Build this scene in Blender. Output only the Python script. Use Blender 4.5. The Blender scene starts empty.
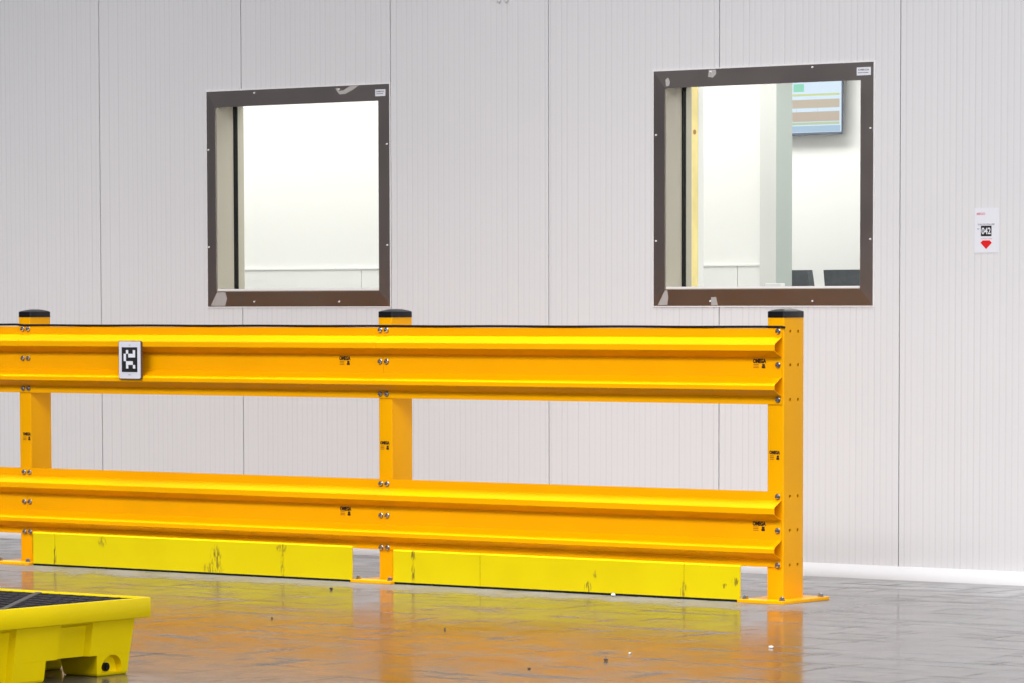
import bpy, bmesh, math, random
from mathutils import Vector, Matrix
random.seed(7)
S = bpy.context.scene
COL = S.collection

# ---------------------------------------------------------------- camera
H = 1.2764                                   # eye height in metres
cam_d = bpy.data.cameras.new('camera'); cam = bpy.data.objects.new('camera', cam_d); COL.objects.link(cam)
F = Vector((-0.60547494, 0.79277419, -0.0700655)); R = Vector((0.79482126, 0.60683944, -0.00225092)); U = Vector((-0.04073404, 0.05705242, 0.99753985))
m = Matrix((R, U, -F)).transposed().to_4x4(); m.translation = (0, 0, H)
cam.matrix_world = m
cam_d.sensor_width = 36; cam_d.lens = 4033.1 / 1024 * 36; cam_d.shift_y = 0.2386
cam_d.clip_end = 200
S.camera = cam

# ---------------------------------------------------------------- view, world, hall lamps
S.view_settings.view_transform = 'Standard'; S.view_settings.look = 'None'
S.view_settings.gamma = 1; S.view_settings.use_curve_mapping = False
S.view_settings.exposure = 0.0
w = bpy.data.worlds.new('hall_air'); S.world = w; w.use_nodes = True
w.node_tree.nodes['Background'].inputs[0].default_value = (0.80, 0.80, 0.86, 1)
w.node_tree.nodes['Background'].inputs[1].default_value = 0.27

def area(name, loc, size, size_y, power, color=(1, 1, 1), rot=(0, 0, 0)):
    d = bpy.data.lights.new(name, 'AREA'); d.shape = 'RECTANGLE'; d.size = size; d.size_y = size_y
    d.energy = power; d.color = color
    o = bpy.data.objects.new(name, d); COL.objects.link(o); o.location = loc; o.rotation_euler = rot
    return o
# narrow-beam high-bay lamps hung in a row above the guardrail
for x in (-20, -15.5, -11, -6.5, -2):
    l = area('hall_lamp', (x, 13.6, 9.5), 3.2, 0.8, 72); l.data.spread = math.radians(40)
# broad rows of ceiling lamps further out in the hall
l = area('hall_lamp_row', (-10, 0, 11.5), 22, 3, 590, (1.0, 1.0, 1.0), (math.radians(43), 0, 0)); l.data.spread = math.radians(58)
area('hall_lamp_row', (-4, 6, 7.5), 8, 3, 520, (1.0, 0.99, 0.98), (math.radians(50), 0, math.radians(20)))
# unseen fill light added on the right to brighten the pallet's side
area('side_fill', (5, 8.5, 2.6), 7, 4.6, 680, (1.0, 1.0, 1.0), (math.radians(88), 0, math.radians(90)))

# ---------------------------------------------------------------- materials
def mat(name, color, rough=0.5, metal=0.0, coat=0.0, bump=None, vary=0.0, vscale=6, emit=None, spec=0.5):
    M = bpy.data.materials.new(name); M.use_nodes = True
    nt = M.node_tree; b = nt.nodes['Principled BSDF']
    b.inputs['Base Color'].default_value = (*color, 1); b.inputs['Roughness'].default_value = rough
    b.inputs['Metallic'].default_value = metal; b.inputs['Coat Weight'].default_value = coat
    b.inputs['Specular IOR Level'].default_value = spec
    tc = nt.nodes.new('ShaderNodeTexCoord')
    if vary:
        n = nt.nodes.new('ShaderNodeTexNoise'); n.inputs['Scale'].default_value = vscale; n.inputs['Detail'].default_value = 5
        r = nt.nodes.new('ShaderNodeMapRange'); r.inputs[1].default_value = 0.3; r.inputs[2].default_value = 0.7
        r.inputs[3].default_value = 1 - vary; r.inputs[4].default_value = 1 + vary * 0.4
        mx = nt.nodes.new('ShaderNodeVectorMath'); mx.operation = 'SCALE'; mx.inputs[0].default_value = color
        nt.links.new(tc.outputs['Object'], n.inputs[0]); nt.links.new(n.outputs[0], r.inputs[0])
        nt.links.new(r.outputs[0], mx.inputs['Scale']); nt.links.new(mx.outputs[0], b.inputs['Base Color'])
    if bump:
        n = nt.nodes.new('ShaderNodeTexNoise'); n.inputs['Scale'].default_value = bump[0]; n.inputs['Detail'].default_value = 3
        bp = nt.nodes.new('ShaderNodeBump'); bp.inputs['Strength'].default_value = bump[1]; bp.inputs['Distance'].default_value = 0.01
        nt.links.new(tc.outputs['Object'], n.inputs[0]); nt.links.new(n.outputs[0], bp.inputs['Height']); nt.links.new(bp.outputs[0], b.inputs['Normal'])
    if emit:
        b.inputs['Emission Color'].default_value = (*emit[0], 1); b.inputs['Emission Strength'].default_value = emit[1]
    return M

ORANGE = mat('orange powder coat', (0.93, 0.42, 0.0), 0.30, spec=0.12, vary=0.05, vscale=3)
BLACKP = mat('black plastic', (0.005, 0.005, 0.008), 0.32, spec=0.3)
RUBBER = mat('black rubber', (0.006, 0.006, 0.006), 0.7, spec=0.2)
INK = mat('black ink', (0.03, 0.006, 0.0), 0.5)
INK2 = mat('faded ink', (0.34, 0.10, 0.0), 0.5)
BLACKINK = mat('black print', (0.01, 0.01, 0.012), 0.5)
GREYINK = mat('grey print', (0.25, 0.25, 0.3), 0.5)
REDINK = mat('red print', (0.75, 0.005, 0.008), 0.5)
REDTXT = mat('faded red print', (0.70, 0.20, 0.26), 0.5)
WHITE = mat('white label', (0.80, 0.81, 0.88), 0.4)
STEEL = mat('zinc bolt', (0.42, 0.44, 0.48), 0.16, 1.0)
SEAL = mat('white sealant', (0.84, 0.83, 0.84), 0.5)
SMEAR = mat('pale grey patch', (0.46, 0.43, 0.42), 0.6)
REVEAL = mat('beige grey reveal lining', (0.45, 0.42, 0.35), 0.45)
WOOD = mat('pale pine batten', (0.95, 0.78, 0.33), 0.5, vary=0.12, vscale=9)
ROOMW = mat('office wall paint', (0.80, 0.795, 0.785), 0.6)
ROOMP = mat('office wainscot panel', (0.77, 0.77, 0.76), 0.5)
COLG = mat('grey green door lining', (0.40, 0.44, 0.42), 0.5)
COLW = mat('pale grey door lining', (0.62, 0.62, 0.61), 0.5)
CHAIR = mat('dark grey mesh', (0.10, 0.11, 0.125), 0.6, vary=0.15, vscale=40)
YKERB_C = (0.81, 0.665, 0.003)
PALY = mat('yellow moulded plastic', (0.88, 0.665, 0.0), 0.4, spec=0.15, bump=(220, 0.12), vary=0.05, vscale=5)
PALG = mat('black grating plastic', (0.035, 0.033, 0.04), 0.45)
PALG2 = mat('grey grating plastic', (0.085, 0.082, 0.086), 0.5)
BASEB = mat('white coved skirting', (0.72, 0.72, 0.74), 0.4)
PEG = mat('pale clip plastic', (0.85, 0.85, 0.87), 0.4)
GRIT = mat('dark grit', (0.05, 0.045, 0.04), 0.7)
GRITW = mat('white plaster crumb', (0.8, 0.8, 0.78), 0.7)

def node(nt, t, **kw):
    n = nt.nodes.new(t)
    for k, v in kw.items(): setattr(n, k, v)
    return n
def math_(nt, op, a, b=None, c=None):
    n = node(nt, 'ShaderNodeMath', operation=op)
    for i, v in enumerate((a, b, c)):
        if v is None: continue
        if isinstance(v, (int, float)): n.inputs[i].default_value = v
        else: nt.links.new(v, n.inputs[i])
    return n.outputs[0]
def noise(nt, vec, scale, detail=4, xyz=None):
    if xyz:
        mp = node(nt, 'ShaderNodeMapping'); mp.inputs['Scale'].default_value = xyz; nt.links.new(vec, mp.inputs[0]); vec = mp.outputs[0]
    n = node(nt, 'ShaderNodeTexNoise'); n.inputs['Scale'].default_value = scale; n.inputs['Detail'].default_value = detail
    nt.links.new(vec, n.inputs[0]); return n.outputs[0]
def ramp(nt, v, lo, hi, a=0.0, b=1.0, smooth=True):
    n = node(nt, 'ShaderNodeMapRange'); n.interpolation_type = 'SMOOTHSTEP' if smooth else 'LINEAR'
    nt.links.new(v, n.inputs[0]); n.inputs[1].default_value = lo; n.inputs[2].default_value = hi
    n.inputs[3].default_value = a; n.inputs[4].default_value = b; return n.outputs[0]
def mixc(nt, f, a, b):
    n = node(nt, 'ShaderNodeMix', data_type='RGBA')
    nt.links.new(f, n.inputs[0])
    for i, v in ((6, a), (7, b)):
        if isinstance(v, tuple): n.inputs[i].default_value = (*v, 1)
        else: nt.links.new(v, n.inputs[i])
    return n.outputs[2]

def wall_mat():
    M = bpy.data.materials.new('micro ribbed sheet metal'); M.use_nodes = True; nt = M.node_tree; b = nt.nodes['Principled BSDF']
    geo = node(nt, 'ShaderNodeNewGeometry'); sx = node(nt, 'ShaderNodeSeparateXYZ'); nt.links.new(geo.outputs['Position'], sx.inputs[0])
    x = sx.outputs[0]
    ph = math_(nt, 'FRACT', math_(nt, 'MULTIPLY', x, 1 / 0.0333))
    tri = math_(nt, 'ABSOLUTE', math_(nt, 'SUBTRACT', ph, 0.5))
    rib = ramp(nt, tri, 0.30, 0.46)                       # narrow grooves between flat ribs
    rnd = noise(nt, geo.outputs['Position'], 1.0, 2, (31, 0.001, 0.03))
    groove = math_(nt, 'MULTIPLY', rib, ramp(nt, rnd, 0.35, 0.65, 0.25, 1.0))
    bp = node(nt, 'ShaderNodeBump'); bp.inputs['Strength'].default_value = 0.55; bp.inputs['Distance'].default_value = 0.0016; bp.invert = True
    nt.links.new(groove, bp.inputs['Height']); nt.links.new(bp.outputs[0], b.inputs['Normal'])
    dirt = noise(nt, geo.outputs['Position'], 1.3, 4)
    c = mixc(nt, ramp(nt, dirt, 0.3, 0.75), (0.765, 0.762, 0.785), (0.745, 0.745, 0.77))
    c = mixc(nt, math_(nt, 'MULTIPLY', groove, 0.22), c, (0.50, 0.50, 0.52))
    nt.links.new(c, b.inputs['Base Color']); b.inputs['Roughness'].default_value = 0.42
    return M
WALL = wall_mat()

def floor_mat():
    M = bpy.data.materials.new('polished concrete'); M.use_nodes = True; nt = M.node_tree; b = nt.nodes['Principled BSDF']
    geo = node(nt, 'ShaderNodeNewGeometry'); P = geo.outputs['Position']
    sx = node(nt, 'ShaderNodeSeparateXYZ'); nt.links.new(P, sx.inputs[0])
    n1 = noise(nt, P, 0.9, 6); n2 = noise(nt, P, 5.5, 6); n3 = noise(nt, P, 38, 3)
    scr = noise(nt, P, 1.6, 6, (1, 6, 1)); scr2 = noise(nt, P, 1.6, 6, (7, 1.3, 1))
    # unpolished dusty strip that the sweeper never reaches, along the foot of the guardrail
    y = math_(nt, 'ADD', sx.outputs[1], math_(nt, 'MULTIPLY', math_(nt, 'SUBTRACT', n2, 0.5), 0.35))
    strip = math_(nt, 'MULTIPLY', ramp(nt, y, 13.78, 14.05), ramp(nt, y, 14.62, 14.9, 1.0, 0.0))
    strip = math_(nt, 'MULTIPLY', strip, math_(nt, 'MULTIPLY', ramp(nt, sx.outputs[0], -9.35, -8.9, 1.0, 0.0), ramp(nt, n2, 0.25, 0.6, 0.55, 1.0)))
    c = mixc(nt, ramp(nt, n1, 0.3, 0.7), (0.048, 0.042, 0.039), (0.078, 0.074, 0.075))
    c = mixc(nt, ramp(nt, n2, 0.45, 0.75, 0.0, 0.4), c, (0.15, 0.145, 0.145))
    c = mixc(nt, ramp(nt, scr, 0.60, 0.75, 0.0, 0.4), c, (0.26, 0.26, 0.265))
    c = mixc(nt, math_(nt, 'MULTIPLY', strip, 0.75), c, (0.25, 0.245, 0.25))
    nt.links.new(c, b.inputs['Base Color'])
    r = ramp(nt, n2, 0.3, 0.75, 0.10, 0.20)
    r = math_(nt, 'ADD', r, ramp(nt, scr, 0.55, 0.72, 0.0, 0.22)); r = math_(nt, 'ADD', r, ramp(nt, scr2, 0.58, 0.74, 0.0, 0.16))
    r = math_(nt, 'ADD', r, math_(nt, 'MULTIPLY', strip, 0.28)); nt.links.new(r, b.inputs['Roughness'])
    b.inputs['Specular IOR Level'].default_value = 0.25
    bp = node(nt, 'ShaderNodeBump'); bp.inputs['Strength'].default_value = 0.10; bp.inputs['Distance'].default_value = 0.004
    nt.links.new(n2, bp.inputs['Height']); nt.links.new(bp.outputs[0], b.inputs['Normal'])
    return M
FLOOR = floor_mat()

def trim_mat():
    M = bpy.data.materials.new('brushed stainless steel'); M.use_nodes = True; nt = M.node_tree; b = nt.nodes['Principled BSDF']
    geo = node(nt, 'ShaderNodeNewGeometry'); P = geo.outputs['Position']
    n = noise(nt, P, 2, 2); s = noise(nt, P, 5, 2)
    c = mixc(nt, ramp(nt, n, 0.3, 0.7), (0.325, 0.285, 0.27), (0.345, 0.305, 0.29))
    nt.links.new(c, b.inputs['Base Color']); b.inputs['Metallic'].default_value = 1.0
    nt.links.new(ramp(nt, s, 0.3, 0.7, 0.32, 0.36), b.inputs['Roughness'])
    return M
TRIM = trim_mat()

def kerb_mat():
    """yellow paint with brown scuffs where the boards have been knocked (wear with a place of its own on the boards)"""
    M = bpy.data.materials.new('scuffed yellow paint'); M.use_nodes = True; nt = M.node_tree; b = nt.nodes['Principled BSDF']
    geo = node(nt, 'ShaderNodeNewGeometry'); P = geo.outputs['Position']
    sx = node(nt, 'ShaderNodeSeparateXYZ'); nt.links.new(P, sx.inputs[0]); X = sx.outputs[0]; Z = sx.outputs[2]
    n1 = noise(nt, P, 4, 5); st = noise(nt, P, 1.0, 5, (150, 1, 26)); sp = noise(nt, P, 60, 3)
    c = mixc(nt, ramp(nt, n1, 0.3, 0.7, 0.0, 1.0), (0.73, 0.57, 0.001), (0.76, 0.61, 0.001))
    total = None
    for cx, cz, wx, wz, a in ((-12.612, 0.075, 0.035, 0.07, 1.0), (-12.63, 0.03, 0.07, 0.03, 0.7), (-13.657, 0.05, 0.012, 0.06, 0.9), (-13.343, 0.13, 0.03, 0.03, 0.75),
                              (-12.2, 0.14, 0.04, 0.02, 0.8), (-12.2, 0.05, 0.012, 0.08, 0.7), (-11.422, 0.13, 0.014, 0.03, 1.0), (-11.422, 0.05, 0.012, 0.05, 1.0),
                              (-10.44, 0.03, 0.02, 0.03, 0.95), (-10.40, 0.09, 0.012, 0.02, 0.7), (-9.71, 0.065, 0.02, 0.012, 1.0), (-9.66, 0.085, 0.02, 0.02, 1.1), (-9.93, 0.04, 0.02, 0.04, 0.7)):
        dx = math_(nt, 'DIVIDE', math_(nt, 'SUBTRACT', X, cx), wx); dz = math_(nt, 'DIVIDE', math_(nt, 'SUBTRACT', Z, cz), wz)
        d = math_(nt, 'ADD', math_(nt, 'MULTIPLY', dx, dx), math_(nt, 'MULTIPLY', dz, dz))
        g = math_(nt, 'MULTIPLY', ramp(nt, d, 0.2, 1.3, 1.0, 0.0), a)
        total = g if total is None else math_(nt, 'MAXIMUM', total, g)
    k = math_(nt, 'MULTIPLY', total, ramp(nt, st, 0.47, 0.58))
    speck = math_(nt, 'MULTIPLY', ramp(nt, sp, 0.70, 0.76), ramp(nt, n1, 0.5, 0.65, 0.0, 0.5))
    k = math_(nt, 'MINIMUM', math_(nt, 'ADD', k, speck), 0.85)
    c = mixc(nt, k, c, (0.20, 0.13, 0.02))
    nt.links.new(c, b.inputs['Base Color']); b.inputs['Roughness'].default_value = 0.38; b.inputs['Specular IOR Level'].default_value = 0.2
    return M
KERB = kerb_mat()

def glass_mat():
    M = bpy.data.materials.new('window glass'); M.use_nodes = True; nt = M.node_tree
    nt.nodes.remove(nt.nodes['Principled BSDF'])
    out = [n for n in nt.nodes if n.type == 'OUTPUT_MATERIAL'][0]
    t = node(nt, 'ShaderNodeBsdfTransparent'); t.inputs[0].default_value = (0.97, 0.985, 0.97, 1)
    g = node(nt, 'ShaderNodeBsdfGlossy'); g.inputs['Roughness'].default_value = 0.0
    fr = node(nt, 'ShaderNodeFresnel'); fr.inputs[0].default_value = 1.45
    ge = node(nt, 'ShaderNodeNewGeometry'); mx = node(nt, 'ShaderNodeMixShader'); nt.links.new(math_(nt, 'MULTIPLY', fr.outputs[0], math_(nt, 'SUBTRACT', 1.0, ge.outputs['Backfacing'])), mx.inputs[0]); nt.links.new(t.outputs[0], mx.inputs[1]); nt.links.new(g.outputs[0], mx.inputs[2])
    nt.links.new(mx.outputs[0], out.inputs[0]); return M
GLASS = glass_mat()
GEDGE = mat('green glass edge', (0.62, 0.78, 0.62), 0.2)

# ---------------------------------------------------------------- mesh helpers
def link(name, me, material, parent=None, loc=None):
    o = bpy.data.objects.new(name, me); COL.objects.link(o)
    if material and not me.materials: me.materials.append(material)
    if parent: o.parent = parent
    if loc: o.location = loc
    return o
def tag(o, label=None, cat=None, group=None, kind=None):
    if label: o['label'] = label
    if cat: o['category'] = cat
    if group: o['group'] = group
    if kind: o['kind'] = kind
    return o
def empty(name, loc=(0, 0, 0), **kw):
    o = bpy.data.objects.new(name, None); COL.objects.link(o); o.location = loc; return tag(o, **kw)
def world_part(name, bm, material, root, **kw):
    """bm is in world coordinates; root is an Empty/object at a location without rotation"""
    off = Vector((0, 0, 0)); r = root
    while r is not None: off += r.location; r = r.parent
    bmesh.ops.translate(bm, verts=bm.verts, vec=-off)
    return obj(name, bm, material, root, **kw)
def obj(name, bm, material, parent=None, smooth=False, loc=None):
    bmesh.ops.recalc_face_normals(bm, faces=bm.faces)
    me = bpy.data.meshes.new(name); bm.to_mesh(me); bm.free()
    if smooth:
        me.polygons.foreach_set('use_smooth', [True] * len(me.polygons))
        me.set_sharp_from_angle(angle=math.radians(32))
    return link(name, me, material, parent, loc)
def box(bm, x0, x1, y0, y1, z0, z1, bev=0):
    vs = [bm.verts.new((x, y, z)) for x in (x0, x1) for y in (y0, y1) for z in (z0, z1)]
    fs = [(0, 1, 3, 2), (4, 6, 7, 5), (0, 4, 5, 1), (2, 3, 7, 6), (0, 2, 6, 4), (1, 5, 7, 3)]
    fc = [bm.faces.new([vs[i] for i in f]) for f in fs]
    if bev:
        es = {e for f in fc for e in f.edges}
        bmesh.ops.bevel(bm, geom=list(es), offset=bev, segments=2, affect='EDGES', profile=0.5)
    return bm
def B(*a, **k): return box(bmesh.new(), *a, **k)
def extrude_yz(pts, x0, x1):
    bm = bmesh.new(); a = [bm.verts.new((x0, y, z)) for y, z in pts]; b = [bm.verts.new((x1, y, z)) for y, z in pts]
    n = len(pts)
    for i in range(n): bm.faces.new((a[i], a[(i + 1) % n], b[(i + 1) % n], b[i]))
    bm.faces.new(a[::-1]); bm.faces.new(b); return bm
def rrect(hx, hy, r, seg=4):
    p = []
    for cx, cy, a0 in ((hx - r, hy - r, 0), (-hx + r, hy - r, 90), (-hx + r, -hy + r, 180), (hx - r, -hy + r, 270)):
        for k in range(seg + 1):
            a = math.radians(a0 + 90 * k / seg); p.append((cx + r * math.cos(a), cy + r * math.sin(a)))
    return p
def prism(bm, pts, z0, z1, cap0=True, cap1=True):
    a = [bm.verts.new((x, y, z0)) for x, y in pts]; b = [bm.verts.new((x, y, z1)) for x, y in pts]; n = len(pts)
    for i in range(n): bm.faces.new((a[i], a[(i + 1) % n], b[(i + 1) % n], b[i]))
    if cap0: bm.faces.new(a[::-1])
    if cap1: bm.faces.new(b)
    return a, b
def cyl(bm, c, r, depth, axis='Y', seg=16, r2=None):
    mt = Matrix.Translation(c)
    if axis == 'Y': mt = mt @ Matrix.Rotation(math.pi / 2, 4, 'X')
    if axis == 'X': mt = mt @ Matrix.Rotation(math.pi / 2, 4, 'Y')
    bmesh.ops.create_cone(bm, cap_ends=True, segments=seg, radius1=r, radius2=r if r2 is None else r2, depth=depth, matrix=mt); return bm
def text_mesh(s, size, offset=0.0):
    c = bpy.data.curves.new('txt', 'FONT'); c.body = s; c.size = size; c.offset = offset; c.align_x = 'CENTER'; c.align_y = 'CENTER'; c.resolution_u = 3
    c.extrude = 0.0003
    o = bpy.data.objects.new('txt', c); COL.objects.link(o); dg = bpy.context.evaluated_depsgraph_get()
    me = bpy.data.meshes.new_from_object(o.evaluated_get(dg)); bpy.data.objects.remove(o); bpy.data.curves.remove(c)
    me.materials.clear()
    bm = bmesh.new(); bm.from_mesh(me); bpy.data.meshes.remove(me)
    return bm
def text_bm(s, w, h, loc, offset=0.0):
    """text facing -Y, scaled to width w and height h, centred on loc"""
    bm = text_mesh(s, 1.0, offset)
    xs = [v.co.x for v in bm.verts]; ys = [v.co.y for v in bm.verts]
    cx, cy = (min(xs) + max(xs)) / 2, (min(ys) + max(ys)) / 2; sx = w / (max(xs) - min(xs)); sy = h / (max(ys) - min(ys))
    for v in bm.verts:
        v.co = Vector((loc[0] + (v.co.x - cx) * sx, loc[1] - v.co.z, loc[2] + (v.co.y - cy) * sy))
    return bm

# ================================================================ the setting
DW = 15.839                                                        # face of the panel wall
floor = obj('floor', B(-34, 14, -14, 24, -0.2, 0.0), FLOOR); tag(floor, kind='structure')

WIN = {1: (-14.027, -12.932, 1.337, 2.292, -14.090, -12.864, 1.259, 2.374),
       2: (-11.168, -10.064, 1.337, 2.295, -11.235, -9.997, 1.259, 2.376)}
def with_holes(bm, x0, x1, z0, z1, y0, y1, holes):
    xs = sorted({x0, x1, *[v for h in holes for v in (h[0], h[1]) if x0 < v < x1]}); zs = sorted({z0, z1, *[v for h in holes for v in (h[2], h[3]) if z0 < v < z1]})
    for i in range(len(xs) - 1):
        k = 0
        while k < len(zs) - 1:
            cx = (xs[i] + xs[i + 1]) / 2
            inside = lambda q: any(h[0] < cx < h[1] and h[2] < (zs[q] + zs[q + 1]) / 2 < h[3] for h in holes)
            if inside(k): k += 1; continue
            j = k
            while j + 1 < len(zs) - 1 and not inside(j + 1): j += 1
            box(bm, xs[i], xs[i + 1], y0, y1, zs[k], zs[j + 1]); k = j + 1
    return bm
holes = [(a[0], a[1], a[2], a[3] + 0.024) for a in WIN.values()]
CORE = mat('panel core', (0.10, 0.10, 0.105), 0.7)
wall = obj('wall_back', with_holes(bmesh.new(), -18.9, -4.9, 0, 5.2, DW + 0.010, DW + 0.19, holes), CORE); tag(wall, kind='structure')
JOINTS = {0: -14.855, 1: -13.853, 2: -12.858, 3: -11.866, 4: -10.857, 5: -9.8535}
J0 = -14.857
for i in range(-4, 10):
    x0, x1 = JOINTS.get(i, J0 + i) + 0.0025, JOINTS.get(i + 1, J0 + i + 1) - 0.0025
    hs = [h for h in holes if h[0] < x1 and h[1] > x0]
    bm = with_holes(bmesh.new(), x0, x1, 0.0, 5.2, DW, DW + 0.0099, hs)
    obj('wall_panel', bm, WALL, wall)
# inner skin of the wall
obj('inner_skin', with_holes(bmesh.new(), -18.9, -4.9, 0, 5.2, DW + 0.1901, DW + 0.205, holes), ROOMW, wall)
bm = extrude_yz([(DW - 0.0002, 0), (DW - 0.075, 0), (DW - 0.068, 0.018), (DW - 0.045, 0.040), (DW - 0.012, 0.056), (DW - 0.0002, 0.058)], -18.9, -4.9)
bb = obj('baseboard_back', bm, BASEB, smooth=True); tag(bb, kind='structure')

# office behind the windows
tag(obj('wall_partition', B(-18.6, -11.60, DW + 1.5, DW + 1.6, 0, 2.9), ROOMW), kind='structure')
tag(obj('wall_rear', B(-18.6, -6.5, DW + 3.25, DW + 3.35, 0, 2.9), ROOMW), kind='structure')
tag(obj('wall_left', B(-18.75, -18.6, DW + 0.205, DW + 3.35, 0, 2.9), ROOMW), kind='structure')
tag(obj('wall_right', B(-6.5, -6.35, DW + 0.205, DW + 3.35, 0, 2.9), ROOMW), kind='structure')
tag(obj('ceiling', B(-18.75, -6.35, DW + 0.205, DW + 3.35, 2.9, 3.0), ROOMW), kind='structure')
wain = obj('trim_1', B(-18.6, -11.62, DW + 1.482, DW + 1.4999, 1.461, 1.473, bev=0.002), ROOMW); tag(wain, kind='structure')
x = -18.6
k = 0
xs = [-17.9, -17.0, -16.1, -15.2, -14.28, -13.38, -12.62, -11.762, -11.62]
px = -18.6
for q in xs:
    obj('wainscot_panel', B(px + 0.002, q - 0.002, DW + 1.488, DW + 1.4999, 0.0, 1.4605), ROOMP, wain); px = q
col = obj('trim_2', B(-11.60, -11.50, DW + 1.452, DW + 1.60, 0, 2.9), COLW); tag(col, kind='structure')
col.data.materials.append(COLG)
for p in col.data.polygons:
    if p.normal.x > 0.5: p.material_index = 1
for x_, y_, sx_, sy_, pw in ((-14.0, DW + 0.75, 7.0, 0.9, 73), (-9.3, DW + 1.6, 3.2, 0.8, 62), (-13.2, DW + 2.45, 3.0, 0.5, 45)):
    area('office_lamp', (x_, y_, 2.86), sx_, sy_, pw, (1.0, 0.985, 0.965))

tag(obj('floor', B(-18.6, -6.5, DW + 0.2051, DW + 3.2499, 0.0, 0.012), mat('pale office vinyl', (0.52, 0.52, 0.51), 0.4)), kind='structure')

# windows ------------------------------------------------------------------------------
def quad_piece(o, i, y_out, y_in, side):
    """mitred, slightly sloping flat bar with a real back; o outer rect, i inner rect (x0,x1,z0,z1)"""
    ox0, ox1, oz0, oz1 = o; ix0, ix1, iz0, iz1 = i
    c = {'top': [(ox0, oz1), (ox1, oz1), (ix1, iz1), (ix0, iz1)], 'bottom': [(ox1, oz0), (ox0, oz0), (ix0, iz0), (ix1, iz0)],
         'left': [(ox0, oz0), (ox0, oz1), (ix0, iz1), (ix0, iz0)], 'right': [(ox1, oz1), (ox1, oz0), (ix1, iz0), (ix1, iz1)]}[side]
    bm = bmesh.new(); ys = (y_out, y_out, y_in, y_in)
    f = [bm.verts.new((x, y, z)) for (x, z), y in zip(c, ys)]; b = [bm.verts.new((x, DW - 0.0002, z)) for x, z in c]
    bm.faces.new(f); bm.faces.new(b[::-1])
    for k in range(4): bm.faces.new((f[k], f[(k + 1) % 4], b[(k + 1) % 4], b[k]))
    return bm
SCREWS = {1: {'top': [(-13.759, 2.358), (-13.19, 2.358)], 'bottom': [(-13.768, 1.284), (-13.196, 1.283)], 'left': [(-14.078, 2.073), (-14.079, 1.568)], 'right': [(-12.879, 2.074), (-12.879, 1.567)]},
          2: {'top': [(-10.331, 2.364), (-10.904, 2.363)], 'bottom': [(-10.904, 1.281), (-10.327, 1.280)], 'left': [(-11.220, 2.074), (-11.220, 1.569)], 'right': [(-10.012, 2.074), (-10.011, 1.565)]}}
PATCHES = {1: {'top': [[(-13.215, 2.362), (-13.20, 2.366), (-13.188, 2.350), (-13.16, 2.352), (-13.12, 2.372), (-13.06, 2.373), (-13.10, 2.352), (-13.15, 2.333), (-13.185, 2.331), (-13.20, 2.345)]],
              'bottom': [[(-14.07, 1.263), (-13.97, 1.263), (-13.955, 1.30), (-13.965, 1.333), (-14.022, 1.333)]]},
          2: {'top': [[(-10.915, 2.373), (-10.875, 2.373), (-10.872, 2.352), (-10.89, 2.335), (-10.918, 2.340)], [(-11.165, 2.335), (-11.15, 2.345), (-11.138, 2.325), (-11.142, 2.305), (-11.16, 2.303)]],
              'bottom': [[(-11.21, 1.263), (-11.155, 1.263), (-11.148, 1.30), (-11.152, 1.333), (-11.166, 1.333)], [(-10.90, 1.300), (-10.87, 1.300), (-10.862, 1.262), (-10.90, 1.262)]]}}
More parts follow.
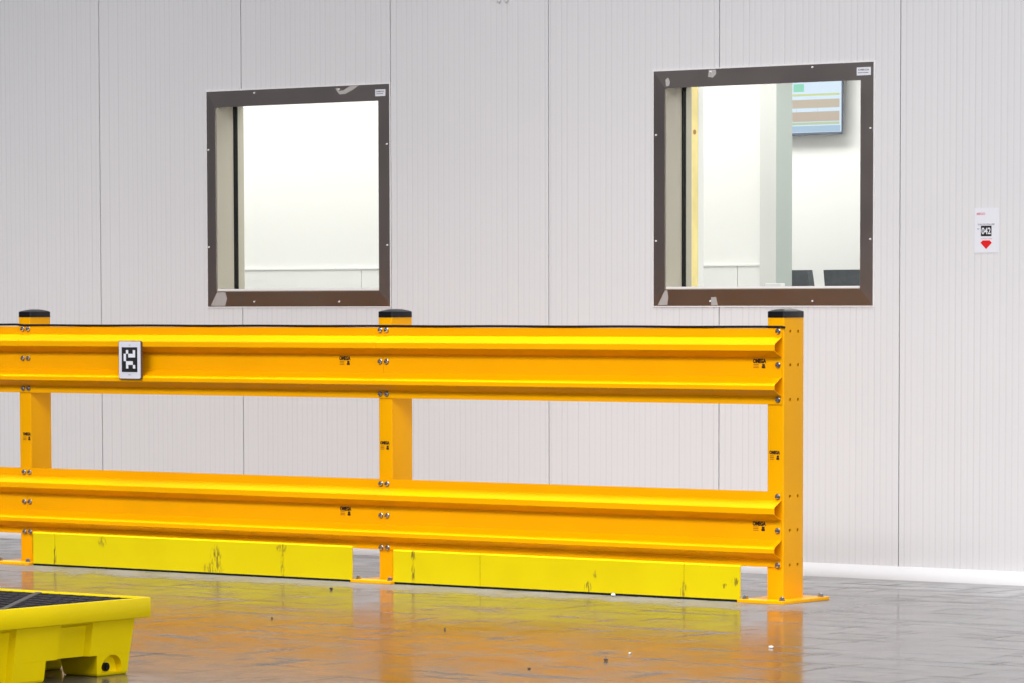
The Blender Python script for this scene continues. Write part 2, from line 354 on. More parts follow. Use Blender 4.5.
for n in (1, 2):
    ix0, ix1, iz0, iz1, ox0, ox1, oz0, oz1 = WIN[n]
    win = empty('window_%d' % n, (ix0, DW, iz0)); tag(win, kind='structure')
    g = 0.006
    for a in ((ox0 - g, ox0 - .0005, oz0 - g, oz1 + g), (ox1 + .0005, ox1 + g, oz0 - g, oz1 + g), (ox0 - .0005, ox1 + .0005, oz1 + .0005, oz1 + g), (ox0 - .0005, ox1 + .0005, oz0 - g, oz0 - .0005)):
        world_part('sealant_bead', B(a[0], a[1], DW - 0.004, DW - 0.0002, a[2], a[3]), SEAL, win)
    for side in ('top', 'bottom', 'left', 'right'):
        yo, yi = (DW - 0.003, DW - 0.008)
        fp = world_part('frame_piece', quad_piece((ox0, ox1, oz0, oz1), (ix0, ix1, iz0, iz1), yo, yi, side), TRIM, win)
        for sx_, sz_ in SCREWS[n][side]:
            bm = cyl(bmesh.new(), (sx_, DW - 0.0065, sz_), 0.0050, 0.006, 'Y', 10, 0.0038); world_part('screw', bm, PEG, fp)
        for poly in PATCHES[n].get(side, []):  # thin pale grey patches laid flat on the steel bars
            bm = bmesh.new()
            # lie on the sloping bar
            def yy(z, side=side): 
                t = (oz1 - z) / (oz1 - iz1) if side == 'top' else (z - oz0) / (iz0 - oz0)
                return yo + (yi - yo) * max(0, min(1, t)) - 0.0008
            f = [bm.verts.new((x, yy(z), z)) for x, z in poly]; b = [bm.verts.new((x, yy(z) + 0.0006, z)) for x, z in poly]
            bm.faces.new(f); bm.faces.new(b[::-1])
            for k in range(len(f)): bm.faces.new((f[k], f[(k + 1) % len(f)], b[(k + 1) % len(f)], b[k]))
            s = world_part('pale_patch', bm, SMEAR, fp); s['label'] = 'pale patch on the dark steel'
        if side == 'top':
            sx0, sx1, sz0, sz1 = ((-12.949, -12.884, 2.314, 2.348), (-10.084, -10.008, 2.316, 2.353))[n - 1]
            st = world_part('sticker', B(sx0, sx1, DW - 0.0105, DW - 0.0075, sz0, sz1), WHITE, fp); st['label'] = 'small white sticker with grey print'
    # sticker print, a flat print on the label
    bm = text_bm('OMEGA', (sx1 - sx0) * 0.8, (sz1 - sz0) * 0.22, ((sx0 + sx1) / 2, DW - 0.0108, sz1 - (sz1 - sz0) * 0.3), 0.02)
    box(bm, sx0 + 0.007, sx1 - 0.012, DW - 0.0112, DW - 0.0106, sz0 + 0.011, sz0 + 0.014)
    world_part('sticker_print', bm, GREYINK, win)
    t = 0.004
    iz1 += 0.0235                                     # the steel bar laps over the top of the opening
    for a in ((ix0, ix0 + t, iz0, iz1), (ix1 - t, ix1, iz0, iz1), (ix0 + t, ix1 - t, iz1 - t, iz1), (ix0 + t, ix1 - t, iz0, iz0 + t)):
        world_part('reveal_lining', B(a[0], a[1], DW + 0.0001, DW + 0.212, a[2], a[3]), REVEAL, win)
    world_part('glazing_bead', B(ix0 + t, ix1 - t, DW + 0.000, DW + 0.012, iz0 + t, iz0 + 0.013), SEAL, win)
    for a in ((ix0 + t, ix0 + t + .006, iz0 + t, iz1 - t), (ix1 - t - .006, ix1 - t, iz0 + t, iz1 - t), (ix0 + t + .006, ix1 - t - .006, iz1 - t - .006, iz1 - t), (ix0 + t + .006, ix1 - t - .006, iz0 + t, iz0 + t + .006)):
        world_part('gasket', B(a[0], a[1], DW + 0.130, DW + 0.158, a[2], a[3]), RUBBER, win)
    world_part('glass_pane', B(ix0 + t + .006, ix1 - t - .006, DW + 0.141, DW + 0.147, iz0 + t + .006, iz1 - t - .006), GLASS, win)
    world_part('glass_edge', B(ix1 - t - .016, ix1 - t - .0062, DW + 0.132, DW + 0.140, iz0 + t + .007, iz1 - t - .007), GEDGE, win)
    if n == 2:
        p = world_part('wooden_batten', B(ix0 - 0.036, ix0, DW + 0.2121, DW + 0.272, iz0 - 0.1, iz1 + 0.1), WOOD, win); p['label'] = 'pale yellow pine batten behind the jamb'
        kn = cyl(bmesh.new(), (ix0 + 0.0005, DW + 0.243, 2.095), 0.012, 0.0015, 'X', 10)
        world_part('knot', kn, mat('brown knot', (0.42, 0.20, 0.05), 0.6), p)
        world_part('inner_casing', B(ix0 - 0.036, ix0 + 0.001, DW + 0.2725, DW + 0.318, iz0 - 0.1, iz1 + 0.1), ROOMW, win)

# ================================================================ guardrail
DF = 14.302
RAILX = [-16.24, -13.916, -11.654, -9.478]           # rail section ends
POSTX = [-13.931, -11.650, -9.514]
gr = empty('guardrail', (-11.65, 14.38, 0.0), label='long orange steel guardrail with two ribbed rails on capped posts', cat='guardrail')
ZB = {'upper': [1.1515, 1.009, 0.862], 'lower': [0.450, 0.305, 0.157]}
T = 0.005
PW, PD = 0.083, 0.156
def bolt_bm(x, z, y=DF - T):
    bm = bmesh.new()
    cyl(bm, (x, y - 0.0015, z), 0.0132, 0.003, 'Y', 16)                    # washer
    r = bmesh.ops.create_uvsphere(bm, u_segments=14, v_segments=8, radius=0.0115)
    for v in r['verts']:
        v.co = Vector((v.co.x + x, v.co.y * 0.9 + y - 0.004, v.co.z + z))
    return bm
def rail_profile(z0):
    """outer line of the section from the top flange to the bottom flange, y towards the viewer is smaller"""
    o = [(0, .323), (0, .286), (-.050, .260), (-.057, .253), (-.057, .229), (-.054, .226), (0, .199),
         (0, .116), (-.050, .088), (-.057, .080), (-.057, .063), (-.054, .060), (0, .033), (0, 0)]
    y = DF - T
    outer = [(y + a, z0 + b) for a, b in o]
    inner = []
    for (a, b) in o:
        dz = 0
        inner.append((y + a + T, z0 + b))
    # vertical thickness compensated on the slopes
    return outer + inner[::-1]
icon_sq = 0.0
def maker_mark(x, z, y, parent, s=1.0):
    """small printed maker's mark: the word over two little pictograms"""
    bm = text_bm('OMEGA', 0.060 * s, 0.0175 * s, (x, y - 0.0006, z + 0.012), 0.06)
    world_part('maker_print', bm, INK, parent)
    bm = bmesh.new()
    for k in range(3): box(bm, x - 0.028 * s, x - 0.004, y - 0.0008, y - 0.0003, z - 0.004 - k * 0.007, z - 0.0012 - k * 0.007)
    world_part('pictogram', bm, INK2, parent)
    bm = B(x + 0.010 * s, x + 0.026 * s, y - 0.0008, y - 0.0003, z - 0.019, z - 0.010); box(bm, x + 0.012 * s, x + 0.024 * s, y - 0.0008, y - 0.0003, z - 0.0092, z - 0.0005)
    world_part('pictogram', bm, INK, parent)

# posts
def boolean_cut(o, cutter_bm):
    me = bpy.data.meshes.new('cut'); bmesh.ops.recalc_face_normals(cutter_bm, faces=cutter_bm.faces); cutter_bm.to_mesh(me); cutter_bm.free()
    c = bpy.data.objects.new('cut', me); COL.objects.link(c); c.location = o.location; c.parent = o.parent
    md = o.modifiers.new('b', 'BOOLEAN'); md.object = c; md.operation = 'DIFFERENCE'; md.solver = 'EXACT'
    dg = bpy.context.evaluated_depsgraph_get(); nm = bpy.data.meshes.new_from_object(o.evaluated_get(dg)); o.modifiers.clear(); o.data = nm
    bpy.data.objects.remove(c); bpy.data.meshes.remove(me)
for i, pxx in enumerate(POSTX):
    PW, PD = ((0.078, 0.147), (0.080, 0.151), (0.084, 0.158))[i]
    cy = DF + PD / 2 + 0.0005
    bm = bmesh.new()
    outp = [(pxx + a, cy + b) for a, b in rrect(PW / 2, PD / 2, 0.007)]; inp = [(pxx + a, cy + b) for a, b in rrect(PW / 2 - .006, PD / 2 - .006, 0.004)]
    oa, ob = prism(bm, outp, 0.0148, 1.210, False, False); ia, ib = prism(bm, inp, 0.0148, 1.210, False, False)
    n = len(outp)
    for q in range(n):
        bm.faces.new((oa[q], oa[(q + 1) % n], ia[(q + 1) % n], ia[q])); bm.faces.new((ob[q], ib[q], ib[(q + 1) % n], ob[(q + 1) % n]))
    post = world_part('post', bm, ORANGE, gr, smooth=True)
    if i == 2:
        cb = bmesh.new(); L = gr.location
        for z in ZB['upper'] + ZB['lower']:
            for yh in (DF + 0.052, DF + 0.112): cyl(cb, (pxx + PW / 2 - L.x, yh - L.y, z - L.z), 0.0078, 0.05, 'X', 12)
        boolean_cut(post, cb)
        me = post.data; me.set_sharp_from_angle(angle=math.radians(32))
        if not me.materials: me.materials.append(ORANGE)
    # cap
    bm = bmesh.new(); c1 = [(pxx + a, cy + b) for a, b in rrect(PW / 2 + .002, PD / 2 + .002, 0.012)]
    prism(bm, c1, 1.2102, 1.2360, True, False)
    rings = [(1.2360, 0.0, .012), (1.2390, .004, .012), (1.2430, .012, .014), (1.2465, .022, .014), (1.2485, .034, .005)]
    prev = None
    for z, ins, rr in rings:
        vs = [bm.verts.new((pxx + a, cy + b, z)) for a, b in rrect(PW / 2 + .002 - ins, PD / 2 + .002 - ins * 1.6, min(rr, PW / 2 - ins))]
        if prev:
            for q in range(len(vs)): bm.faces.new((prev[q], prev[(q + 1) % len(vs)], vs[(q + 1) % len(vs)], vs[q]))
        prev = vs
    bm.faces.new(prev); bmesh.ops.remove_doubles(bm, verts=bm.verts, dist=1e-5)
    cap = world_part('cap', bm, BLACKP, post, smooth=True); cap['label'] = 'domed black plastic cap'
    # base plate and anchors
    bp = world_part('base_plate', B(pxx - 0.119, pxx + 0.119, DF - 0.112, DF + 0.244, 0.0001, 0.0147, bev=0.002), ORANGE, post)
    for ax in (-0.093, 0.093):
        for ay in (-0.086, 0.214):
            bm = bmesh.new(); c = (pxx + ax, DF + ay, 0.0147)
            cyl(bm, (c[0], c[1], 0.0165), 0.014, 0.0034, 'Z', 14); cyl(bm, (c[0], c[1], 0.0235), 0.0115, 0.0105, 'Z', 6); cyl(bm, (c[0], c[1], 0.0305), 0.005, 0.0035, 'Z', 10)
            world_part('anchor_bolt', bm, STEEL, post)
    maker_mark(pxx + (-0.002 if i else 0.012), 0.626, DF + 0.0003, post, 0.9)

# rails
for lvl, z0 in (('upper', 0.842), ('lower', 0.149)):
    for s in range(3):
        x0, x1 = RAILX[s] + 0.0006, RAILX[s + 1] - 0.0006
        rail = world_part('rail', extrude_yz(rail_profile(z0), x0, x1), ORANGE, gr, smooth=True)
        for xb in ([x0 + 0.018] if s else []) + [x1 - 0.018]:
            for zb in ZB[lvl]: world_part('bolt', bolt_bm(xb, zb), STEEL, rail)
        xm = x1 - (0.228 if s < 2 else 0.112)
        maker_mark(xm, z0 + (0.169 if s < 2 else 0.172), DF - T, rail, 1.12)

# kick boards: separate lengths butted between the base plates
YK = 14.217
for a, b in ((-16.0, -14.056), (-13.804, -13.657), (-13.657, -12.197), (-12.197, -11.779), (-11.539, -11.422), (-11.422, -11.038), (-11.038, -9.926), (-9.926, -9.634)):
    h = 0.164 if b < -11.7 else 0.157
    bm = extrude_yz([(YK, 0.010), (YK, h - 0.006), (YK + 0.004, h), (YK + 0.046, h), (YK + 0.046, h - 0.004), (YK + 0.006, h - 0.006), (YK + 0.006, 0.010)], a + 0.0013, b - 0.0013)
    kb = world_part('kick_board', bm, KERB, gr); kb['label'] = 'lemon yellow kick board'
    world_part('shadow_gap_strip', B(a + 0.0008, b - 0.0008, YK + 0.001, YK + 0.009, 0.0, 0.0098), RUBBER, kb)  # dark strip added to stand in for the shadow gap under the board

# ================================================================ black cable along the upper rail
def tube(pts, r, seg=8):
    bm = bmesh.new(); prev = None
    for i, p in enumerate(pts):
        p = Vector(p); t = (Vector(pts[min(i + 1, len(pts) - 1)]) - Vector(pts[max(i - 1, 0)])).normalized()
        a = t.cross(Vector((0, 0, 1))) if abs(t.z) < 0.9 else t.cross(Vector((0, 1, 0))); a.normalize(); b = t.cross(a)
        ring = [bm.verts.new(p + a * r * math.cos(2 * math.pi * k / seg) + b * r * math.sin(2 * math.pi * k / seg)) for k in range(seg)]
        if prev:
            for k in range(seg): bm.faces.new((prev[k], prev[(k + 1) % seg], ring[(k + 1) % seg], ring[k]))
        else: bm.faces.new(ring[::-1])
        prev = ring
    bm.faces.new(prev); return bm
pts = []
x = -16.2
while x < -9.470:
    sag = 0.004 * max(0, math.sin((x + 14.3) * 5.0)) if -14.9 < x < -13.97 else 0.0
    pts.append((x, DF - 0.0065, 0.842 + 0.323 + 0.0058 + sag + 0.0006 * math.sin(x * 9))); x += 0.06
pts += [(-9.472, DF - 0.0065, 1.1705), (-9.462, DF - 0.0065, 1.168)]
cb = obj('cable', tube(pts, 0.0053), RUBBER, smooth=True)
tag(cb, 'thin black cable lying along the top edge of the upper orange rail', 'cable')

# ================================================================ marker plate on the upper rail
mx0, mx1, mz0, mz1 = -13.234, -13.088, 0.915, 1.099
my = DF - T - 0.0578
plate = empty('marker_plate', ((mx0 + mx1) / 2, my, mz0), label='white plate with a black and white pixel pattern on the upper rail', cat='sign')
pb = bmesh.new(); pr = rrect((mx1 - mx0) / 2, (mz1 - mz0) / 2, 0.008)
cxm, czm = (mx0 + mx1) / 2, (mz0 + mz1) / 2
def plate_prism(pts, y0, y1):
    bm = bmesh.new(); a = [bm.verts.new((cxm + x, y0, czm + z)) for x, z in pts]; b = [bm.verts.new((cxm + x, y1, czm + z)) for x, z in pts]; n = len(pts)
    for i in range(n): bm.faces.new((a[i], a[(i + 1) % n], b[(i + 1) % n], b[i]))
    bm.faces.new(a); bm.faces.new(b[::-1]); return bm
world_part('backing', plate_prism(rrect((mx1 - mx0) / 2, (mz1 - mz0) / 2, 0.009), my - 0.010, my - 0.0005), mat('dark grey housing', (0.10, 0.075, 0.06), 0.5), plate)
world_part('face', plate_prism(rrect((mx1 - mx0) / 2 - 0.004, (mz1 - mz0) / 2 - 0.003, 0.008), my - 0.0125, my - 0.010), mat('white enamel', (0.72, 0.72, 0.80), 0.4), plate)
bx = 0.0500; bz = 0.0590; zo = 0.003
def rect_on(x0, x1, z0, z1, y0, y1): return B(cxm + x0, cxm + x1, my - y0, my - y1, czm + z0, czm + z1)
world_part('black_field', rect_on(-bx, bx, -bz + zo - 0.0015, bz + zo - 0.0015, 0.0135, 0.0125), BLACKINK, plate)
rows = {0: [1, 4], 1: [0, 2, 3, 4], 2: [0], 3: [1, 2, 3], 4: [1, 4]}
cw, ch = 2 * bx * 0.74 / 5, 2 * bz * 0.75 / 5
for r_, cs in rows.items():
    for c_ in cs:
        bm = bmesh.new()
        x0 = -bx * 0.74 + c_ * cw; z1 = zo + bz * 0.75 - r_ * ch
        box(bm, cxm + x0, cxm + x0 + cw * 1.001, my - 0.0142, my - 0.0136, czm + z1 - ch * 1.001, czm + z1)
        world_part('white_pixel', bm, WHITE, plate)
for zt_ in (0.076, -0.076):
    world_part('small_print', text_bm('OMEGA' if zt_ < 0 else 'OM', 0.020 if zt_ < 0 else 0.010, 0.005, (cxm, my - 0.0127, czm + zt_ * 0.93)), GREYINK, plate)

# ================================================================ location sign on the wall
sg = empty('location_sign', (-9.395, DW, 1.495), label='small white wall sign reading 042 above a red arrow', cat='sign')
world_part('board', B(-9.456, -9.334, DW - 0.0025, DW - 0.0002, 1.496, 1.697), WHITE, sg)
ys = DW - 0.0026
world_part('header_print', text_bm('MEGO', 0.044, 0.010, (-9.422, ys, 1.672), 0.03), REDTXT, sg)
world_part('fine_print', text_bm('SCAN LOCATION HERE', 0.088, 0.0075, (-9.395, ys, 1.624), 0.02), GREYINK, sg)
world_part('black_field', B(-9.422, -9.367, ys - 0.0008, ys, 1.571, 1.618), BLACKINK, sg)
world_part('number_print', text_bm('042', 0.048, 0.030, (-9.3945, ys - 0.0011, 1.5945), 0.02), WHITE, sg)
world_part('fine_print', text_bm('NO', 0.011, 0.006, (-9.436, ys, 1.604), 0.02), GREYINK, sg)
world_part('fine_print', text_bm('LOCATION NUMBER', 0.060, 0.0045, (-9.393, ys, 1.559)), REDTXT, sg)
bm = bmesh.new()
ap = [(-9.413, 1.552), (-9.376, 1.552), (-9.365, 1.541), (-9.3945, 1.513), (-9.424, 1.541)]
f = [bm.verts.new((x, ys - 0.0008, z)) for x, z in ap]; b = [bm.verts.new((x, ys, z)) for x, z in ap]
bm.faces.new(f); bm.faces.new(b[::-1])
for k in range(5): bm.faces.new((f[k], f[(k + 1) % 5], b[(k + 1) % 5], b[k]))
world_part('arrow', bm, REDINK, sg)

# two small clips high on the wall
for k, (x, lab) in enumerate(((-12.163, 'left one of two small pale clips high on the panel wall'), (-12.118, 'right one of two small pale clips high on the panel wall'))):
    bm = bmesh.new(); r = bmesh.ops.create_uvsphere(bm, u_segments=12, v_segments=8, radius=0.011)
    for v in r['verts']: v.co = Vector((v.co.x + (v.co.z * 0.25), v.co.y * 0.7 - 0.0078, v.co.z * 1.5))
    o = obj('wall_clip', bm, PEG, smooth=True, loc=(x, DW, 2.762)); tag(o, lab, 'clip', 'wall clips')

# ================================================================ spill pallet
PX1, PY1 = -9.436, 10.298         # far right corner of the rim
PX0, PY0 = -10.74, 8.942
ZR = 0.2635
pal = empty('spill_pallet', ((PX0 + PX1) / 2, (PY0 + PY1) / 2, 0), label='low yellow plastic spill pallet with a black grating top', cat='pallet')
bm = bmesh.new()
rim_t = 0.014
# rim: hollow square ring with small top lip
def ring(bm, x0, x1, y0, y1, t, z0, z1, bev=0.003):
    o = [(x0, y0), (x1, y0), (x1, y1), (x0, y1)]; i = [(x0 + t, y0 + t), (x1 - t, y0 + t), (x1 - t, y1 - t), (x0 + t, y1 - t)]
    v = {}
    for nme, pts in (('o', o), ('i', i)):
        for zn, z in (('0', z0), ('1', z1)): v[nme + zn] = [bm.verts.new((x, y, z)) for x, y in pts]
    fs = []
    for k in range(4):
        j = (k + 1) % 4
        fs.append(bm.faces.new((v['o0'][k], v['o0'][j], v['o1'][j], v['o1'][k]))); fs.append(bm.faces.new((v['i0'][j], v['i0'][k], v['i1'][k], v['i1'][j])))
        fs.append(bm.faces.new((v['o1'][k], v['o1'][j], v['i1'][j], v['i1'][k]))); fs.append(bm.faces.new((v['o0'][j], v['o0'][k], v['i0'][k], v['i0'][j])))
    es = {e for f in fs for e in f.edges}
    bmesh.ops.bevel(bm, geom=list(es), offset=bev, segments=2, affect='EDGES', profile=0.5)
ring(bm, PX0, PX1, PY0, PY1, rim_t, ZR - 0.069, ZR)
world_part('rim', bm, PALY, pal, smooth=True)

# tray body: outline in plan with recesses between the feet, slightly tapered downwards
YST = [(10.030, 9.870), (9.660, 9.580), (9.370, 9.210)]               # recesses along the long sides
XST = [(-9.700, -9.870), (-10.045, -10.130), (-10.306, -10.476)]      # recesses along the short sides
def outline(ix, iy, rec, sl=0.010):
    """plan outline, clockwise from the far right corner; rec = depth of the recesses"""
    x0, x1, y0, y1 = PX0 + ix, PX1 - ix, PY0 + iy, PY1 - iy
    p = [(x1, y1)]
    for a, b in YST: p += [(x1, a), (x1 - rec, a - sl), (x1 - rec, b + sl), (x1, b)]
    p.append((x1, y0))
    for a, b in XST: p += [(a, y0), (a - sl, y0 + rec), (b + sl, y0 + rec), (b, y0)]
    p.append((x0, y0))
    for a, b in YST[::-1]: p += [(x0, b), (x0 + rec, b + sl), (x0 + rec, a - sl), (x0, a)]
    p.append((x0, y1))
    for a, b in XST[::-1]: p += [(b, y1), (b + sl, y1 - rec), (a - sl, y1 - rec), (a, y1)]
    return p
def loft(levels):
    bm = bmesh.new(); prev = None
    for z, pts in levels:
        vs = [bm.verts.new((x, y, z)) for x, y in pts]
        if prev:
            for q in range(len(vs)): bm.faces.new((prev[q], prev[(q + 1) % len(vs)], vs[(q + 1) % len(vs)], vs[q]))
        else: bm.faces.new(vs)
        prev = vs
    bm.faces.new(prev[::-1]); return bm
world_part('tray_body', loft([(ZR - 0.0695, outline(0.022, 0.060, 0.0005)), (ZR - 0.074, outline(0.022, 0.060, 0.001)), (ZR - 0.084, outline(0.024, 0.061, 0.022)),
                              (0.074, outline(0.038, 0.070, 0.024))]), PALY, pal)
def foot(x0, x1, y0, y1, notch=None):
    def poly(t):
        """t = inset of the outline at this height"""
        p = [(x1 - t, y1 - t * .4)]
        if notch: a, b = notch; p += [(x1 - t, a), (x1 - t - .024, a - .010), (x1 - t - .024, b + .010), (x1 - t, b)]
        p += [(x1 - t, y0 + t), (x0 + t, y0 + t), (x0 + t, y1 - t * .4)]
        return p
    return loft([(0.0738, poly(0)), (0.010, poly(0.008)), (0.003, poly(0.011)), (0.0, poly(0.016))])
FX1 = PX1 - 0.0385
for fi, (fx0, fx1) in enumerate(((FX1 - .175, FX1), (-10.250, -9.785), (PX0 + .0385, PX0 + .0385 + .175))):
    for fj, (fy0, fy1) in enumerate(((8.998, 9.170), (9.425, 9.815), (10.064, 10.228))):
        o = world_part('foot', foot(fx0, fx1, fy0, fy1, (9.660, 9.580) if (fj == 1 and fi == 0) else None), PALY, pal)
        if fi == 0 and fj == 2:
            L = pal.location
            c = bmesh.new(); ya, za = 10.142, 0.024
            arc = [(ya + 0.048 * math.cos(math.radians(t)), za + 0.048 * math.sin(math.radians(t))) for t in range(0, 181, 15)] + [(ya - 0.048, 0.012), (ya + 0.048, 0.012)]
            f = [c.verts.new((fx1 - 0.030 - L.x, y - L.y, z - L.z)) for y, z in arc]; g = [c.verts.new((fx1 + 0.02 - L.x, ya + (y - ya) * 1.12 - L.y, z - L.z)) for y, z in arc]
            c.faces.new(f); c.faces.new(g[::-1])
            for k in range(len(f)): c.faces.new((f[k], f[(k + 1) % len(f)], g[(k + 1) % len(f)], g[k]))
            boolean_cut(o, c)
            if not o.data.materials: o.data.materials.append(PALY)
            pg = bmesh.new(); cyl(pg, (fx1 - 0.0235, 10.132, 0.030), 0.0150, 0.011, 'X', 18); cyl(pg, (fx1 - 0.0165, 10.132, 0.030), 0.010, 0.006, 'X', 6)
            p = world_part('drain_plug', pg, BLACKP, pal); p['label'] = 'round black drain plug'
# grating: two panels of open bars and a grey joint bar
gx0, gx1, gy0, gy1 = PX0 + rim_t + .003, PX1 - rim_t - .003, PY0 + rim_t + .003, PY1 - rim_t - .003
zg1, zg0 = ZR - 0.006, ZR - 0.045
xj = -10.088
for a, b in ((gx0, xj - 0.003), (xj + 0.003, gx1)):
    bm = bmesh.new(); n = max(3, round((b - a) / 0.058)); st = (b - a) / n
    for k in range(n + 1): box(bm, a + k * st - (0 if k == 0 else 0.004), a + k * st + (0 if k == n else 0.004), gy0, gy1, zg0, zg1)
    n = 16; st = (gy1 - gy0) / n
    for k in range(n + 1): box(bm, a, b, gy0 + k * st - (0 if k == 0 else 0.004), gy0 + k * st + (0 if k == n else 0.004), zg0 + .0005, zg1 - .0005)
    g_ = world_part('grating', bm, PALG, pal); g_['label'] = 'black open grid grating panel'
d = Vector((-9.91 + 9.524, 10.219 - 9.674, 0)).normalized(); nrm = Vector((-d.y, d.x, 0)) * 0.011
bm = bmesh.new(); p0 = Vector((-9.47, 9.598, 0)); p1 = Vector((-9.945, 10.268, 0))
lo = [bm.verts.new(q + Vector((0, 0, zg1 + 0.0002))) for q in (p0 - nrm, p1 - nrm, p1 + nrm, p0 + nrm)]; hi = [bm.verts.new(v.co + Vector((0, 0, 0.0035))) for v in lo]
bm.faces.new(lo[::-1]); bm.faces.new(hi)
for k in range(4): bm.faces.new((lo[k], lo[(k + 1) % 4], hi[(k + 1) % 4], hi[k]))
p = world_part('grating_rib', bm, PALG2, pal); p['label'] = 'paler grey rib slanting across the grating'
world_part('sump_floor', B(gx0 + .03, gx1 - .03, gy0 + .03, gy1 - .06, ZR - 0.0688, ZR - 0.062), PALG, pal)

# ================================================================ office things
# television on the rear wall, only its lower right part shows through the window
tvx0, tvx1, tvz0, tvz1 = -13.24, -12.197, 2.205, 2.80
ty = DW + 3.16
tv = empty('television', ((tvx0 + tvx1) / 2, ty, tvz0), label='flat wall screen showing a timetable, seen through the right window', cat='television')
world_part('housing', B(tvx0, tvx1, ty, ty + 0.012, tvz0, tvz1, bev=0.004), mat('dark blue grey bezel', (0.10, 0.12, 0.17), 0.4), tv)
world_part('wall_bracket', B(-12.95, -12.55, ty + 0.0122, ty + 0.0899, 2.35, 2.65), BLACKP, tv)
world_part('screen', B(tvx0 + .006, tvx1 - .006, ty - 0.0012, ty - 0.0001, tvz0 + .014, tvz1 - .010), mat('lit screen', (0.1, 0.12, 0.16), 0.3, emit=((0.56, 0.66, 0.76), 1.0)), tv)
def band(x0, x1, z0, z1, colr, st=0.95): world_part('screen_band', B(x0, x1, ty - 0.0018, ty - 0.0013, z0, z1), mat('screen colour', (0.05, 0.05, 0.05), 0.4, emit=(colr, st)), tv)
e1 = tvx1 - 0.018
band(tvx0 + .02, e1, 2.422, 2.434, (0.58, 0.66, 0.28))
band(tvx0 + .02, e1, 2.355, 2.402, (0.54, 0.44, 0.34))
band(tvx0 + .02, e1, 2.280, 2.334, (0.52, 0.41, 0.33))
band(tvx0 + .02, e1, 2.262, 2.276, (0.46, 0.56, 0.36))
band(tvx0 + .02, tvx1 - .012, 2.222, 2.256, (0.36, 0.52, 0.70))
band(-12.52, -12.45, 2.446, 2.490, (0.22, 0.66, 0.48))
for k in range(7):
    band(-13.2 + k * 0.14, -13.199 + k * 0.14, 2.285, 2.40, (0.44, 0.37, 0.31))

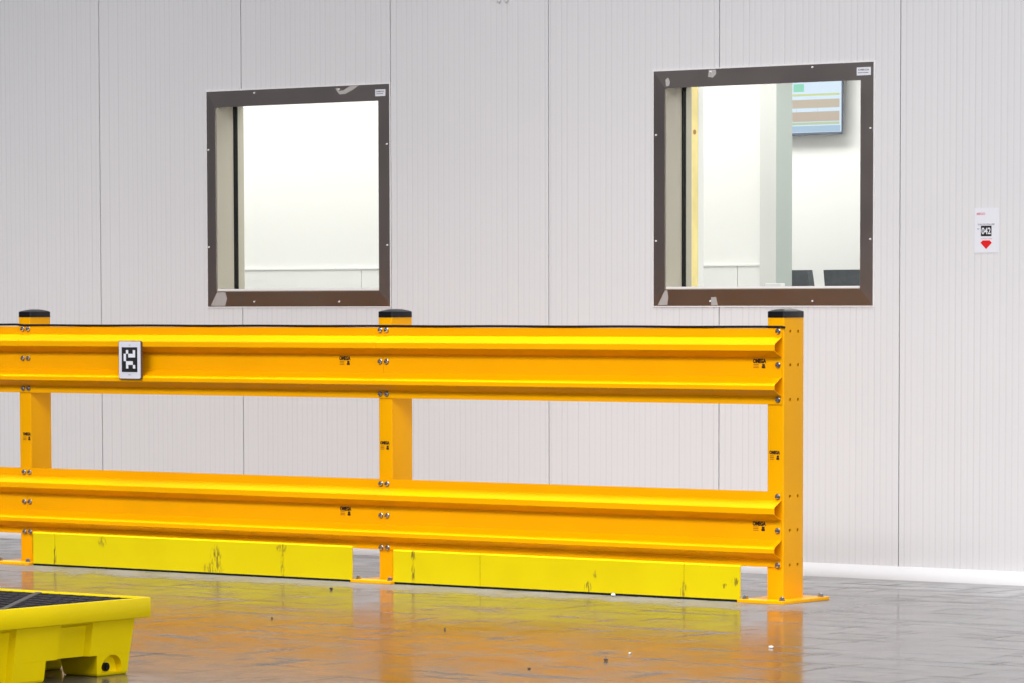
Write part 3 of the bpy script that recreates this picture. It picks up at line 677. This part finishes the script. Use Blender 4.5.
def office_chair(x, label):
    t = empty('office_chair', (x, DW + 2.3, 0.012), label=label, cat='chair', group='office chairs behind the right window')
    W_ = 0.27
    yb = 0.0     # the chair faces the far wall; its back leans towards the window
    def P(name, bm, m_, **k): return obj(name, bm, m_, t, **k)
    bm = bmesh.new()
    n = 7; hs = []
    for (z, hw, y) in ((0.62, W_ * 0.86, 0.06), (0.85, W_ * 0.96, 0.03), (1.10, W_, 0.0), (1.34, W_ * 0.99, -0.025), (1.434, W_ * 0.98, -0.045)):
        ring_ = []
        for yo in (0, 0.05):
            for q in range(n):
                u = -1 + 2 * q / (n - 1); ring_.append(bm.verts.new((u * hw, y + yo - 0.03 * (1 - u * u) * 0 + 0.03 * u * u, z)))
        hs.append(ring_)
    for r0, r1 in zip(hs[:-1], hs[1:]):
        for q in range(n - 1):
            bm.faces.new((r0[q], r0[q + 1], r1[q + 1], r1[q])); bm.faces.new((r0[n + q + 1], r0[n + q], r1[n + q], r1[n + q + 1]))
        bm.faces.new((r0[0], r1[0], r1[n], r0[n])); bm.faces.new((r0[n - 1], r0[2 * n - 1], r1[2 * n - 1], r1[n - 1]))
    for r_ in (hs[0], hs[-1]):
        for q in range(n - 1): bm.faces.new((r_[q], r_[q + 1], r_[n + q + 1], r_[n + q]))
    P('backrest', bm, CHAIR)
    P('seat', B(-0.25, 0.25, 0.09, 0.58, 0.46, 0.54, bev=0.025), CHAIR)
    P('back_support', B(-0.03, 0.03, 0.0, 0.12, 0.44, 0.72, bev=0.004), BLACKP)
    P('gas_lift', cyl(bmesh.new(), (0, 0.33, 0.28), 0.028, 0.36, 'Z', 14), STEEL)
    for k in range(5):
        a = 2 * math.pi * k / 5 + 0.3; d = Vector((math.cos(a), math.sin(a), 0)); s_ = Vector((-d.y, d.x, 0)); c = Vector((0, 0.33, 0))
        bm = bmesh.new()
        pts_ = [c + s_ * 0.03 + Vector((0, 0, .12)), c - s_ * 0.03 + Vector((0, 0, .12)), c + d * .30 - s_ * .018 + Vector((0, 0, .08)), c + d * .30 + s_ * .018 + Vector((0, 0, .08))]
        lo = [bm.verts.new(p_ - Vector((0, 0, .025))) for p_ in pts_]; hi = [bm.verts.new(p_) for p_ in pts_]
        bm.faces.new(hi); bm.faces.new(lo[::-1])
        for q in range(4): bm.faces.new((lo[q], lo[(q + 1) % 4], hi[(q + 1) % 4], hi[q]))
        leg = P('leg', bm, BLACKP)
        w_ = bmesh.new(); cw_ = c + d * .285 + Vector((0, 0, .0275))
        bmesh.ops.create_cone(w_, cap_ends=True, segments=12, radius1=.0275, radius2=.0275, depth=.04, matrix=Matrix.Translation(cw_) @ Matrix.Rotation(a, 4, 'Z') @ Matrix.Rotation(math.pi / 2, 4, 'X'))
        obj('caster', w_, BLACKP, leg)
    return t
office_chair(-12.118, 'dark grey high-backed chair behind the grey door lining, through the right window')
office_chair(-11.487, 'dark grey high-backed chair at the right edge of the right window')

wb = obj('white_box', B(-0.045, 0.045, -0.02, 0.02, 0, 0.024, bev=0.003), SEAL, loc=(-10.665, DW + 0.188, 1.3411)); tag(wb, 'small white block lying on the sill inside the right window', 'block')

# ================================================================ crumbs on the floor
def crumb(x, y, s, m_, label, group=None):
    bm = bmesh.new(); r = bmesh.ops.create_icosphere(bm, subdivisions=1, radius=s)
    for v in r['verts']: v.co = Vector((v.co.x * random.uniform(.7, 1.3), v.co.y * random.uniform(.7, 1.3), v.co.z * random.uniform(.4, .8)))
    z = min(v.co.z for v in bm.verts)
    o = obj('floor_crumb', bm, m_, loc=(x, y, -z)); tag(o, label, 'debris', group)
for x, y, s, lab in ((-11.523, 13.759, .010, 'dark speck of grit in front of the left kick board, nearest the middle post'),
                     (-8.433, 11.593, .009, 'largest dark speck of grit on the floor in front of the right bay'),
                     (-10.656, 12.35, .006, 'tiny dark speck of grit on the floor in front of the left bay'),
                     (-9.746, 12.328, .006, 'tiny dark speck of grit on the floor just right of the middle post reflection'),
                     (-8.465, 11.18, .006, 'small dark speck of grit nearest the bottom edge of the floor')):
    crumb(x, y, s, GRIT, lab, 'grit on the floor')
crumb(-8.257, 12.388, .009, GRITW, 'white crumb on the floor below the end post')
crumb(-10.272, 14.175, .011, GRITW, 'white crumb at the foot of the right yellow kick board')
crumb(-8.531, 11.876, .006, GRITW, 'smaller pale crumb on the floor left of the end post reflection')
